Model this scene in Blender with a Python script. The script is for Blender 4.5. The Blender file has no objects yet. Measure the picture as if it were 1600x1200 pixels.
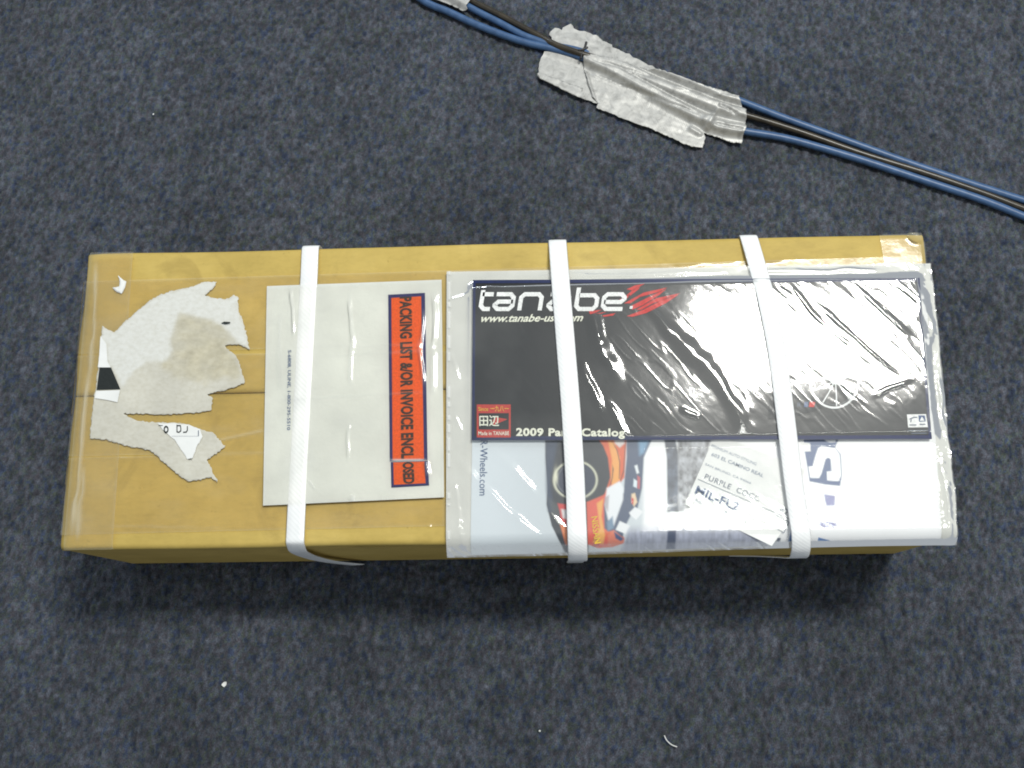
import bpy, bmesh, math, random
import numpy as np
from mathutils import Vector, Matrix, Euler
from mathutils.geometry import delaunay_2d_cdt, tessellate_polygon
random.seed(7); rng = np.random.RandomState(7)
sc = bpy.context.scene
C = sc.collection

# ------------------------------------------------------------------ camera
BL, BD, BH = .56, .2001, .1175            # the parcel: length, depth, height in metres
FPX = 1680.0                               # focal length for a 1600 px wide picture
CAM = Vector((.0345, -.1640, .7935)); ROT = Euler((.2410, .0413, -.0097))
cd = bpy.data.cameras.new('camera'); cam = bpy.data.objects.new('camera', cd); C.objects.link(cam)
cam.location = CAM; cam.rotation_euler = ROT
cd.sensor_width = 36; cd.lens = 36*FPX/1600; cd.clip_start = .01; cd.clip_end = 50
sc.camera = cam
R = np.array(ROT.to_matrix())

# ------------------------------------------------------------------ light of the room
w = bpy.data.worlds.new('World'); sc.world = w; w.use_nodes = True
w.node_tree.nodes['Background'].inputs[0].default_value = (.86, .93, 1.0, 1)
w.node_tree.nodes['Background'].inputs[1].default_value = .42

def to_plane(px, py, z):
    """point of the horizontal plane z seen at a place of the photograph"""
    d = R @ np.array([(px-800)/FPX, (600-py)/FPX, -1.0])
    t = (z-CAM.z)/d[2]
    return np.array([CAM.x+t*d[0], CAM.y+t*d[1], z])

def to_front(px, py, y):
    d = R @ np.array([(px-800)/FPX, (600-py)/FPX, -1.0])
    t = (y-CAM.y)/d[1]
    return np.array([CAM.x+t*d[0], y, CAM.z+t*d[2]])

def ceiling_lamp(px, py, zc, sx, sy, power, col, name, rz=0):
    """ceiling panel whose mirror image in the parcel's top lies at px, py"""
    d = R @ np.array([(px-800)/FPX, (600-py)/FPX, -1.0])
    t = (BH-CAM.z)/d[2]; p = np.array(CAM)+t*d
    k = (zc-BH)/(-d[2]); q = p+k*np.array([d[0], d[1], -d[2]])
    l = bpy.data.lights.new(name, 'AREA'); l.shape = 'RECTANGLE'; l.size = sx; l.size_y = sy
    l.energy = power; l.color = col
    o = bpy.data.objects.new(name, l); C.objects.link(o)
    o.location = q; o.rotation_euler = (0, 0, rz)
    return o
ceiling_lamp(1248, 526, 2.55, .66, .30, 56, (1, .99, .93), 'ceiling_lamp', math.radians(4))
ceiling_lamp(1280, 822, 2.55, .90, .07, 3.3, (.98, 1, .95), 'ceiling_lamp')
ceiling_lamp(430, -420, 2.55, 1.2, .6, 33, (.86, .94, 1.0), 'ceiling_lamp')
sc.view_settings.view_transform = 'Standard'; sc.view_settings.look = 'None'
sc.view_settings.exposure = 0; sc.view_settings.gamma = 1
sc.cycles.filter_width = 1.9

# ------------------------------------------------------------------ noise
def vnoise(x, y, seed=0):
    xi = np.floor(x).astype(np.int64); yi = np.floor(y).astype(np.int64)
    fx = x-xi; fy = y-yi
    fx = fx*fx*fx*(fx*(fx*6-15)+10); fy = fy*fy*fy*(fy*(fy*6-15)+10)
    def h(a, b):
        n = (a*374761393 + b*668265263 + seed*1442695041) & 0x7fffffff
        n = ((n ^ (n >> 13))*1274126177) & 0x7fffffff
        n = ((n ^ (n >> 16))*1103515245+12345) & 0x7fffffff
        return ((n >> 8) & 0xffff)/65535.0
    a = h(xi, yi); b = h(xi+1, yi); c = h(xi, yi+1); d = h(xi+1, yi+1)
    return (a*(1-fx)+b*fx)*(1-fy)+(c*(1-fx)+d*fx)*fy
def fbm(x, y, seed=0, n=3):
    s = 0; a = .5
    for i in range(n):
        s = s+a*(vnoise(x*2**i, y*2**i, seed+i*17)-.5); a *= .5
    return s
def smooth(a, b, x):
    t = np.clip((x-a)/(b-a), 0, 1); return t*t*(3-2*t)
def ridge(x, y, a, b, h, wd, taper=.25, seed=0):
    """height of a crease running from a to b"""
    ax, ay = a[:2]; bx, by = b[:2]; L2 = (bx-ax)**2+(by-ay)**2; L = math.sqrt(L2)
    t = ((x-ax)*(bx-ax)+(y-ay)*(by-ay))/L2
    d = ((x-ax)*(by-ay)-(y-ay)*(bx-ax))/L
    wob = (vnoise(t*L/.012, t*0+seed, seed)-.5)*wd*1.2
    m = smooth(0, taper, t)*(1-smooth(1-taper, 1, t))
    ww = wd*(.6+.8*vnoise(t*L/.018, t*0+seed+9, seed+3))
    return h*m*np.exp(-((d+wob)/ww)**2)

# ------------------------------------------------------------------ object helpers
def link(name, me, mat, parent=None, smooth_=False):
    o = bpy.data.objects.new(name, me); C.objects.link(o)
    if mat is not None: me.materials.append(mat)
    if parent is not None: o.parent = parent
    if smooth_: me.shade_smooth()
    return o
def tag(o, label=None, cat=None, group=None, kind=None):
    if label: o['label'] = label
    if cat: o['category'] = cat
    if group: o['group'] = group
    if kind: o['kind'] = kind
    return o
def empty(name, label, cat, loc=(0, 0, 0), group=None):
    o = bpy.data.objects.new(name, None); C.objects.link(o); o.empty_display_size = .02
    o.location = (0, 0, 0)
    return tag(o, label, cat, group)
def mesh(name, V, F):
    me = bpy.data.meshes.new(name); me.from_pydata([tuple(map(float, v)) for v in V], [], [tuple(map(int, f)) for f in F]); me.update()
    return me
def grid_mesh(name, X, Y, Z, cols=None, haze=None):
    """surface over a lattice of points"""
    n, m = X.shape
    me = bpy.data.meshes.new(name)
    co = np.stack([X, Y, Z], -1).reshape(-1, 3)
    idx = np.arange(n*m).reshape(n, m)
    q = np.stack([idx[:-1, :-1], idx[1:, :-1], idx[1:, 1:], idx[:-1, 1:]], -1).reshape(-1, 4)
    me.vertices.add(len(co)); me.vertices.foreach_set('co', co.ravel().astype(np.float32))
    me.loops.add(q.size); me.loops.foreach_set('vertex_index', q.ravel().astype(np.int32))
    me.polygons.add(len(q)); me.polygons.foreach_set('loop_start', np.arange(0, q.size, 4, dtype=np.int32))
    me.update(calc_edges=True); me.validate()
    if cols is not None:
        a = me.color_attributes.new('Col', 'FLOAT_COLOR', 'POINT')
        c = np.ones((n*m, 4), np.float32); c[:, :3] = cols.reshape(-1, 3); a.data.foreach_set('color', c.ravel())
    if haze is not None:
        a = me.attributes.new('haze', 'FLOAT', 'POINT'); a.data.foreach_set('value', haze.ravel().astype(np.float32))
    return me
def jag(poly, amp, step, seed=0, closed=True):
    """roughen an outline (world xy) as torn paper"""
    r = random.Random(seed); out = []
    n = len(poly)
    for i in range(n if closed else n-1):
        a = poly[i]; b = poly[(i+1) % n]
        L = math.dist(a[:2], b[:2]); k = max(1, int(L/step))
        for j in range(k):
            t = j/k; s = amp if j else amp*.3
            out.append((a[0]+(b[0]-a[0])*t+r.uniform(-s, s), a[1]+(b[1]-a[1])*t+r.uniform(-s, s)))
    return out
def inside(poly, x, y):
    c = np.zeros(x.shape, bool); n = len(poly)
    for i in range(n):
        x1, y1 = poly[i][:2]; x2, y2 = poly[(i+1) % n][:2]
        if y1 == y2: continue
        k = ((y1 > y) != (y2 > y)) & (x < (x2-x1)*(y-y1)/(y2-y1)+x1)
        c ^= k
    return c
def sheet(name, poly, zf, mat, parent=None, step=.002, thick=0, colf=None, smooth_=True):
    """sheet with the given outline, its height from zf(x, y), triangulated inside"""
    xs = [p[0] for p in poly]; ys = [p[1] for p in poly]
    gx, gy = np.meshgrid(np.arange(min(xs), max(xs), step), np.arange(min(ys), max(ys), step))
    gx = gx+rng.uniform(-.2, .2, gx.shape)*step; gy = gy+rng.uniform(-.2, .2, gy.shape)*step
    k = inside(poly, gx, gy)
    pts = [Vector((p[0], p[1])) for p in poly]+[Vector((a, b)) for a, b in zip(gx[k], gy[k])]
    n = len(poly)
    res = delaunay_2d_cdt(pts, [(i, (i+1) % n) for i in range(n)], [list(range(n))], 1, 1e-6)
    v = np.array([(p.x, p.y) for p in res[0]]); f = [t for t in res[2]]
    # orientation
    z = zf(v[:, 0], v[:, 1])*np.ones(len(v))
    V = np.c_[v, z]; F = []
    for t in f:
        a, b, c = (v[i] for i in t[:3])
        F.append(t if (b[0]-a[0])*(c[1]-a[1])-(b[1]-a[1])*(c[0]-a[0]) > 0 else t[::-1])
    if thick:
        N = len(V); ed = {}
        for t in F:
            for i in range(3):
                e = (t[i], t[(i+1) % 3])
                ed[e] = ed.get(e, 0)+1
        bd = [e for e in ed if (e[1], e[0]) not in ed]
        V = np.r_[V, V-[0, 0, thick]]
        F = F+[tuple(i+N for i in t[::-1]) for t in F]+[(b, a, a+N, b+N) for a, b in bd]
    me = mesh(name, V, F)
    if colf:
        a = me.color_attributes.new('Col', 'FLOAT_COLOR', 'POINT'); c = np.ones((len(V), 4), np.float32); c[:, :3] = colf(np.array(V)[:, 0], np.array(V)[:, 1]); a.data.foreach_set('color', c.ravel())
    return link(name, me, mat, parent, smooth_)
def flat(name, pxs, z, mat, parent=None, thick=0):
    """flat print or paper with an outline given on the plane z"""
    P = [Vector(to_plane(x, y, z)) for x, y in pxs]
    return flatw(name, P, mat, parent, thick)
def flatw(name, P, mat, parent=None, thick=0):
    P = [Vector(p) for p in P]
    F = []
    for t in tessellate_polygon([P]):
        a, b, c = (P[i] for i in t)
        F.append(tuple(t) if (b-a).cross(c-a).z > 0 else tuple(t[::-1]))
    V = [tuple(p) for p in P]
    if thick:
        N = len(V); ar = sum(P[i].x*P[(i+1) % N].y-P[(i+1) % N].x*P[i].y for i in range(N))
        V += [(p.x, p.y, p.z-thick) for p in P]
        F += [tuple(i+N for i in t[::-1]) for t in F]
        for i in range(N):
            j = (i+1) % N; F.append((i, i+N, j+N, j) if ar > 0 else (j, j+N, i+N, i))
    return link(name, mesh(name, V, F), mat, parent)
def lettering(body, bl, br, tl, z, mat, parent, bold=0, shear=0, name='lettering', space=1.0, cap=None):
    """a line of print whose bounding box fills the parallelogram bl, br, tl"""
    cu = bpy.data.curves.new('t', 'FONT'); cu.body = body; cu.size = 1; cu.offset = bold; cu.shear = shear
    cu.space_character = space; cu.resolution_u = 3
    to = bpy.data.objects.new('t', cu); C.objects.link(to)
    bpy.context.view_layer.update()
    me = bpy.data.meshes.new_from_object(to.evaluated_get(bpy.context.evaluated_depsgraph_get()))
    bpy.data.objects.remove(to); bpy.data.curves.remove(cu)
    co = np.zeros(len(me.vertices)*3); me.vertices.foreach_get('co', co); co = co.reshape(-1, 3)
    lo = co.min(0); hi = co.max(0)
    A, B, T = (to_plane(p[0], p[1], z) for p in (bl, br, tl))
    u = (co[:, :1]-lo[0])/(hi[0]-lo[0]); v = (co[:, 1:2]-lo[1])/(hi[1]-lo[1])
    co = A+u*(B-A)+v*(T-A)
    me.vertices.foreach_set('co', co.ravel()); me.update(); me.name = name; me.materials.clear()
    return link(name, me, mat, parent)
def stroke(paths, width, fn, z, mat, parent, name='lettering'):
    """lines of even width drawn in a letter's own units; fn maps them to the plane"""
    V = []; F = []
    for P in paths:
        P = [np.array(p, float) for p in P]; n = len(P); cl = np.allclose(P[0], P[-1]) and n > 2
        base = len(V)
        for i in range(n):
            a = P[i-1] if i else (P[-2] if cl else None); b = P[i+1] if i < n-1 else (P[1] if cl else None)
            d1 = (P[i]-a) if a is not None else (b-P[i]); d2 = (b-P[i]) if b is not None else d1
            d1 = d1/np.linalg.norm(d1); d2 = d2/np.linalg.norm(d2)
            n1 = np.array([-d1[1], d1[0]]); n2 = np.array([-d2[1], d2[0]]); m = n1+n2; m = m/np.linalg.norm(m)
            k = width/2/max(.45, m@n1)
            for s in (1, -1):
                q = P[i]+s*k*m; V.append(to_plane(*fn(q[0], q[1]), z))
        for i in range(n-1):
            a = base+2*i; F.append((a, a+1, a+3, a+2))
    me = mesh(name, V, F)
    bm = bmesh.new(); bm.from_mesh(me); bmesh.ops.recalc_face_normals(bm, faces=bm.faces)
    for f in bm.faces:
        if f.normal.z < 0: f.normal_flip()
    bm.to_mesh(me); bm.free()
    return link(name, me, mat, parent)
def tube(name, pts, r, mat, parent=None, seg=14, step=.004):
    """round cable through the points"""
    P = [np.array(p, float) for p in pts]; out = []
    for i in range(len(P)-1):
        p0 = P[max(i-1, 0)]; p1 = P[i]; p2 = P[i+1]; p3 = P[min(i+2, len(P)-1)]
        k = max(2, int(np.linalg.norm(p2-p1)/step))
        for j in range(k):
            t = j/k
            out.append(.5*((2*p1)+(-p0+p2)*t+(2*p0-5*p1+4*p2-p3)*t*t+(-p0+3*p1-3*p2+p3)*t**3))
    out.append(P[-1]); out = np.array(out); V = []; F = []
    for i, p in enumerate(out):
        t = out[min(i+1, len(out)-1)]-out[max(i-1, 0)]; t /= np.linalg.norm(t)
        s = np.cross(t, [0, 0, 1]); s /= np.linalg.norm(s); u = np.cross(s, t)
        for j in range(seg):
            a = 2*math.pi*j/seg; V.append(p+r*(math.cos(a)*s+math.sin(a)*u))
    for i in range(len(out)-1):
        for j in range(seg):
            F.append((i*seg+j, i*seg+(j+1) % seg, (i+1)*seg+(j+1) % seg, (i+1)*seg+j))
    F.append(tuple(range(seg))[::-1]); F.append(tuple((len(out)-1)*seg+j for j in range(seg)))
    me = mesh(name, V, F)
    bm = bmesh.new(); bm.from_mesh(me); bmesh.ops.recalc_face_normals(bm, faces=bm.faces); bm.to_mesh(me); bm.free()
    return link(name, me, mat, parent, True), out

# ------------------------------------------------------------------ materials
def material(name, col, rough=.6, metal=0, spec=.5):
    m = bpy.data.materials.new(name); m.use_nodes = True
    b = m.node_tree.nodes['Principled BSDF']
    b.inputs['Base Color'].default_value = (*col, 1); b.inputs['Roughness'].default_value = rough
    b.inputs['Metallic'].default_value = metal; b.inputs['Specular IOR Level'].default_value = spec
    return m, m.node_tree, b
def N(t, kind, **kw):
    n = t.nodes.new(kind)
    for k, v in kw.items():
        if k.startswith('_'): setattr(n, k[1:], v)
        else: n.inputs[k].default_value = v
    return n
def coords(t, scale=(1, 1, 1), rot=(0, 0, 0)):
    tc = N(t, 'ShaderNodeTexCoord'); mp = N(t, 'ShaderNodeMapping', Scale=scale, Rotation=rot)
    t.links.new(tc.outputs['Object'], mp.inputs[0]); return mp.outputs[0]
def noise(t, vec, scale, detail=3, rough=.55, dist=0):
    n = N(t, 'ShaderNodeTexNoise', Scale=scale, Detail=detail, Roughness=rough, Distortion=dist)
    t.links.new(vec, n.inputs['Vector']); return n.outputs[0]
def ramp(t, fac, stops):
    r = N(t, 'ShaderNodeValToRGB'); e = r.color_ramp.elements
    while len(e) < len(stops): e.new(.5)
    for i, (p, c) in enumerate(stops):
        e[i].position = p; e[i].color = (*c, 1) if len(c) == 3 else c
    t.links.new(fac, r.inputs[0]); return r.outputs[0]
def mixc(t, fac, a, b, mode='MIX'):
    m = t.nodes.new('ShaderNodeMix'); m.data_type = 'RGBA'; m.blend_type = mode
    for s, v in ((0, fac), (6, a), (7, b)):
        if isinstance(v, (int, float)): m.inputs[s].default_value = v
        elif isinstance(v, tuple): m.inputs[s].default_value = (*v, 1)
        else: t.links.new(v, m.inputs[s])
    return m.outputs[2]
def bump(t, b, h, dist, strength=1):
    n = N(t, 'ShaderNodeBump', Strength=strength, Distance=dist)
    t.links.new(h, n.inputs['Height']); t.links.new(n.outputs[0], b.inputs['Normal'])

def paper(name, col, var=.06, rough=.7, sc_=90):
    m, t, b = material(name, col, rough)
    v = coords(t); n = noise(t, v, sc_, 4)
    d = tuple(c*(1-var*2) for c in col); l = tuple(min(1, c*(1+var)) for c in col)
    t.links.new(ramp(t, n, [(.3, d), (.7, l)]), b.inputs['Base Color'])
    bump(t, b, noise(t, v, 400, 3), .0002, .5)
    return m
def ink(name, col, rough=.45):
    m, t, b = material(name, col, rough, 0, .18)
    v = coords(t); n = noise(t, v, 900, 2)
    t.links.new(ramp(t, n, [(.3, tuple(c*.82 for c in col)), (.7, tuple(min(1, c*1.12) for c in col))]), b.inputs['Base Color'])
    return m

# carpet pile
m_carpet, t, b = material('carpet_pile', (.06, .06, .07), .95, 0, .1)
at = N(t, 'ShaderNodeAttribute', _attribute_name='Col')
v = coords(t, (1, .6, 1))
f1 = noise(t, v, 1500, 2, .6)
t.links.new(mixc(t, 1.0, at.outputs['Color'], ramp(t, f1, [(.28, (.48, .48, .5)), (.5, (1, 1, 1)), (.74, (1.65, 1.65, 1.62))]), 'MULTIPLY'), b.inputs['Base Color'])
bump(t, b, noise(t, v, 1100, 2, .6), .0012, .8)
b.inputs['Sheen Weight'].default_value = .15

# kraft cardboard
def cardboard(name, tint=(1, 1, 1)):
    m, t, b = material(name, (.45, .3, .1), .62, 0, .35)
    v = coords(t); vs = coords(t, (1, 1.2, 1)); vf = coords(t, (.5, 1.4, 1))
    base = ramp(t, noise(t, vs, 12, 5, .6), [(.3, tuple(a*c for a, c in zip((.45, .325, .080), tint))), (.52, tuple(a*c for a, c in zip((.54, .395, .102), tint))), (.72, tuple(a*c for a, c in zip((.62, .465, .135), tint)))])
    fib = ramp(t, noise(t, vf, 260, 4, .7), [(.3, (.94, .94, .94)), (.6, (1.03, 1.03, 1.03))])
    spk = ramp(t, noise(t, v, 320, 3, .6), [(.22, (.78, .76, .72)), (.34, (1, 1, 1))])
    dirt = ramp(t, noise(t, v, 22, 4, .6, 1.2), [(.28, (.78, .76, .74)), (.44, (1, 1, 1))])
    c = mixc(t, 1.0, base, fib, 'MULTIPLY'); c = mixc(t, 1.0, c, spk, 'MULTIPLY'); c = mixc(t, .8, c, dirt, 'MULTIPLY')
    t.links.new(c, b.inputs['Base Color'])
    w_ = N(t, 'ShaderNodeTexWave', _wave_type='BANDS', _bands_direction='X', Scale=46, Distortion=.6)
    t.links.new(v, w_.inputs['Vector'])
    ad = N(t, 'ShaderNodeMath', _operation='MULTIPLY_ADD'); ad.inputs[1].default_value = .11
    t.links.new(w_.outputs['Fac'], ad.inputs[0]); t.links.new(noise(t, v, 40, 4), ad.inputs[2])
    bump(t, b, ad.outputs[0], .0012, .25)
    return m
m_card = cardboard('kraft_cardboard')
m_card2 = cardboard('kraft_cardboard_side', (.92, .9, .92))
m_core, t, b = material('corrugated_core', (.33, .21, .08), .9)

# clear plastic: reflects like a glossy film, lets the rest through; haze where air is trapped and where pale fold highlights are painted
def clear_film(name, ior=1.62, rough=.03, haze=.03, hazecol=(.85, .86, .82), bscale=None, bstr=.3, tint=(.985, .985, .98), soft=.2):
    m = bpy.data.materials.new(name); m.use_nodes = True; t = m.node_tree; t.nodes.clear()
    out = N(t, 'ShaderNodeOutputMaterial'); tr = N(t, 'ShaderNodeBsdfTransparent', Color=(*tint, 1))
    df = N(t, 'ShaderNodeBsdfDiffuse', Color=(*hazecol, 1)); gl = N(t, 'ShaderNodeBsdfGlossy', Color=(1, 1, 1, 1), Roughness=rough)
    at = N(t, 'ShaderNodeAttribute', _attribute_name='haze')
    ad = N(t, 'ShaderNodeMath', _operation='ADD', _use_clamp=True); ad.inputs[1].default_value = haze
    t.links.new(at.outputs['Fac'], ad.inputs[0])
    mx = N(t, 'ShaderNodeMixShader'); t.links.new(ad.outputs[0], mx.inputs[0]); t.links.new(tr.outputs[0], mx.inputs[1]); t.links.new(df.outputs[0], mx.inputs[2])
    fr = N(t, 'ShaderNodeFresnel', IOR=ior)
    g2 = N(t, 'ShaderNodeBsdfGlossy', Color=(1, 1, 1, 1), Roughness=.42); gm = N(t, 'ShaderNodeMixShader'); gm.inputs[0].default_value = soft
    t.links.new(gl.outputs[0], gm.inputs[1]); t.links.new(g2.outputs[0], gm.inputs[2])
    m2 = N(t, 'ShaderNodeMixShader'); t.links.new(fr.outputs[0], m2.inputs[0]); t.links.new(mx.outputs[0], m2.inputs[1]); t.links.new(gm.outputs[0], m2.inputs[2])
    t.links.new(m2.outputs[0], out.inputs[0])
    if bscale:
        bn = N(t, 'ShaderNodeBump', Strength=bstr, Distance=.0006)
        t.links.new(noise(t, coords(t), bscale, 3, .6), bn.inputs['Height'])
        for s in (gl, fr, g2): t.links.new(bn.outputs[0], s.inputs['Normal'])
    return m
m_film = clear_film('clear_pouch_film', 1.70, .075, .014, bscale=90, bstr=.06, soft=.045)
m_env_film = clear_film('clear_envelope_film', 1.55, .09, .006, bscale=120, bstr=.12)
m_tape = clear_film('clear_packing_tape', 1.45, .14, .035, (.8, .74, .55), bscale=130, bstr=.13, soft=.1)

m_white_pl = paper('milky_plastic', (.70, .715, .67), .05, .4, 30)
m_pouch_back = paper('milky_pouch_back', (.66, .66, .61), .06, .4, 40)
m_torn, t, b = material('torn_label_backing', (.55, .52, .46), .9)
v = coords(t, (1, 1.4, 1))
c0 = ramp(t, noise(t, v, 75, 5, .65, .6), [(.28, (.47, .43, .34)), (.45, (.62, .60, .53)), (.65, (.70, .69, .63))])
at = N(t, 'ShaderNodeAttribute', _attribute_name='Col')
t.links.new(mixc(t, .6, at.outputs['Color'], ramp(t, noise(t, v, 300, 4, .65), [(.3, (.84, .82, .77)), (.6, (1.02, 1.02, 1.02))]), 'MULTIPLY'), b.inputs['Base Color'])
bump(t, b, noise(t, v, 300, 4), .0005, .5)
m_label = paper('label_white_paper', (.83, .84, .82), .03, .55)
m_label2 = paper('label_pale_face', (.70, .71, .69), .04, .6, 40)
m_darkprint = ink('label_black_print', (.025, .03, .03))
m_greyink = ink('faint_grey_ink', (.27, .32, .40))
m_blueink = ink('slate_blue_ink', (.07, .12, .24))
m_orange = ink('orange_banner_ink', (.78, .115, .001))
m_navy = ink('navy_ink', (.02, .02, .12))
m_brownink = ink('dark_banner_lettering', (.05, .025, .012))
m_black = ink('catalogue_black', (.016, .019, .022), .35)
m_navyedge = ink('catalogue_navy_edge', (.012, .022, .085), .35)
m_cream = ink('cream_ink', (.82, .83, .70))
m_white = ink('white_ink', (.86, .87, .86))
m_red = ink('red_ink', (.62, .035, .03))
m_redd = ink('red_logo_ink', (.50, .045, .035))
m_page = paper('page_edges', (.72, .72, .68), .05)
m_slate = ink('slate_logo_ink', (.075, .12, .25))
m_blue = ink('blue_print', (.045, .16, .42))
m_glue = ink('grey_print', (.10, .13, .19))
m_yellow = ink('yellow_ink', (.78, .55, .05))

# glossy brochure print with colours per point
m_photo, t, b = material('brochure_print', (.8, .8, .8), .4)
at = N(t, 'ShaderNodeAttribute', _attribute_name='Col'); t.links.new(at.outputs['Color'], b.inputs['Base Color'])

m_strap, t, b = material('white_strap_plastic', (.84, .86, .86), .33, 0, .5)
vv = coords(t, (1, 1, 1))
w1 = N(t, 'ShaderNodeTexWave', _wave_type='BANDS', _bands_direction='DIAGONAL', Scale=190, Distortion=0); t.links.new(vv, w1.inputs['Vector'])
bump(t, b, w1.outputs['Fac'], .0002, .28)
t.links.new(ramp(t, noise(t, vv, 60, 4), [(.3, (.82, .84, .84)), (.6, (.89, .90, .90))]), b.inputs['Base Color'])
b.inputs['Subsurface Weight'].default_value = .0

m_cableb, t, b = material('blue_cable_jacket', (.035, .12, .30), .38, 0, .5)
t.links.new(ramp(t, noise(t, coords(t), 160, 4), [(.3, (.036, .085, .19)), (.7, (.06, .13, .27))]), b.inputs['Base Color'])
m_cablek, t, b = material('black_cable_jacket', (.03, .026, .02), .3, 0, .5)
t.links.new(ramp(t, noise(t, coords(t), 120, 4), [(.3, (.02, .017, .012)), (.7, (.05, .04, .025))]), b.inputs['Base Color'])
m_duct, t, b = material('silver_duct_tape', (.5, .5, .48), .42, .25, .5)
v = coords(t, (1, 1, 1), (0, 0, math.radians(24)))
c0 = ramp(t, noise(t, v, 130, 6, .7, .8), [(.30, (.25, .25, .24)), (.48, (.40, .40, .385)), (.7, (.50, .50, .48))])
t.links.new(c0, b.inputs['Base Color'])
w1 = N(t, 'ShaderNodeTexWave', _wave_type='BANDS', _bands_direction='X', Scale=240, Distortion=3.5); t.links.new(v, w1.inputs['Vector'])
bump(t, b, w1.outputs['Fac'], .0004, .10)
m_tie, t, b = material('black_wire', (.012, .012, .014), .4)

# ------------------------------------------------------------------ carpet
def carpet():
    s = .0011
    fx = np.arange(-.50, .60, s); fy = np.arange(-.42, .44, s)
    far = lambda a, sg: a+sg*np.cumsum(.004*1.35**np.arange(1, 20))
    X1 = np.r_[far(fx[0], -1)[::-1], fx, far(fx[-1], 1)]; Y1 = np.r_[far(fy[0], -1)[::-1], fy, far(fy[-1], 1)]
    X, Y = np.meshgrid(X1, Y1, indexing='ij')
    a = vnoise(X/.0022, Y/.0034, 1); b_ = vnoise(X/.0018+3, Y/.0028, 5); c = vnoise(X/.0075, Y/.011, 9); d = vnoise(X/.06, Y/.08, 12)
    row = vnoise(X/.0034, Y/.0070, 21)
    h = (a-.5)*.0018+(b_-.5)*.0012+(c-.5)*.0012+(row-.5)*.0008+rng.uniform(-.0003, .0003, X.shape)
    fine = ((X > -.52) & (X < .62) & (Y > -.44) & (Y < .46))
    h = np.where(fine, h, 0)-.0012
    yarn = np.array([(.044, .056, .088), (.054, .062, .080), (.062, .070, .054), (.036, .044, .074), (.074, .079, .096), (.064, .056, .064)])*np.array((.97, 1.03, 1.08))
    k = np.clip((vnoise(X/.0024+11, Y/.0038, 31)*.6+vnoise(X/.0013, Y/.0022, 37)*.4), 0, .999)
    k2 = vnoise(X/.0042, Y/.0065, 41)
    idx = np.clip(((k-.2)/.6*6), 0, 5.99)
    perm = np.array([3, 0, 2, 1, 5, 4]); i0 = idx.astype(int); fr = (idx-i0)[..., None]
    col = yarn[perm[i0]]*(1-fr)+yarn[perm[np.minimum(i0+1, 5)]]*fr
    col = col*(.74+.52*k2[..., None])*(.84+.32*d[..., None])*(.68+.64*a[..., None])
    o = link('carpet', grid_mesh('carpet', X, Y, h, col), m_carpet, None, True)
    tag(o, 'blue grey flecked office carpet under the parcel', kind='structure')
carpet()

# ------------------------------------------------------------------ parcel
box = empty('cardboard_box', 'long brown cardboard parcel on the carpet, sealed with clear tape', 'box')
r_ = .0035; TH = .003
def fold_flap(sign):
    """top flap with the rounded fold to its long side panel"""
    y0 = .0005*sign; ye = sign*BD/2
    xs = np.linspace(-BL/2, BL/2, 113)
    prof = [(y0, BH-TH), (y0, BH)]
    for y in np.linspace(y0, ye-sign*r_, 30)[1:]: prof.append((y, BH))
    for a in np.linspace(0, math.pi/2, 7)[1:]: prof.append((ye-sign*r_+sign*r_*math.sin(a), BH-r_+r_*math.cos(a)))
    prof.append((ye, BH-r_-.004)); prof.append((ye-sign*TH, BH-r_-.004)); prof.append((ye-sign*TH, BH-TH-.0005)); 
    prof.append((y0, BH-TH))
    prof = np.array(prof)
    X = np.repeat(xs[:, None], len(prof), 1); Y = np.repeat(prof[None, :, 0], len(xs), 0).copy(); Z = np.repeat(prof[None, :, 1], len(xs), 0).copy()
    # the long fold is not ruler straight and the ends are softly crushed
    ed = smooth(.0, .1, np.abs(Y))
    Y += sign*ed*(vnoise(X/.09, X*0, 5+sign)-.5)*.0012
    crush = smooth(BL/2-.012, BL/2, np.abs(X))
    Z -= crush*.0012*(.5+vnoise(Y/.02, Y*0+np.sign(X)*4, 7))
    X += np.sign(X)*crush*(vnoise(Y/.03, Y*0+np.sign(X), 8)-.5)*.0018
    o = link('top_flap', grid_mesh('top_flap', X, Y, Z), m_card, box, True)
    bm = bmesh.new(); bm.from_mesh(o.data)
    bm.verts.ensure_lookup_table(); n = len(prof)
    for i in (0, len(xs)-1):
        try: bm.faces.new([bm.verts[i*n+j] for j in range(n-1)])
        except Exception: pass
    bmesh.ops.recalc_face_normals(bm, faces=bm.faces); bm.to_mesh(o.data); bm.free()
    o.data.shade_smooth()
    mod = o.data
    return o
for s in (1, -1): fold_flap(s)
def slab(name, lo, hi, mat, parent, bev=.0008):
    bm = bmesh.new(); bmesh.ops.create_cube(bm, size=1)
    for v_ in bm.verts:
        v_.co = Vector([lo[i] if v_.co[i] < 0 else hi[i] for i in range(3)])
    bmesh.ops.bevel(bm, geom=bm.edges[:], offset=bev, segments=2, affect='EDGES')
    me = bpy.data.meshes.new(name); bm.to_mesh(me); bm.free()
    return link(name, me, mat, parent)
zt = BH-r_-.0042
for s in (1, -1):
    ys = sorted((s*BD/2, s*(BD/2-TH)))
    slab('side_panel', (-BL/2+.001, ys[0], .0005), (BL/2-.001, ys[1], zt), m_card2, box)
for s in (1, -1):
    xs = sorted((s*(BL/2-.0005), s*(BL/2-TH)))
    slab('end_panel', (xs[0], -BD/2+TH+.0002, .0005), (xs[1], BD/2-TH-.0002, BH-TH-.0008), m_card2, box)
slab('bottom_panel', (-BL/2+TH, -BD/2+TH, .0006), (BL/2-TH, BD/2-TH, .0036), m_card2, box)
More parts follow.
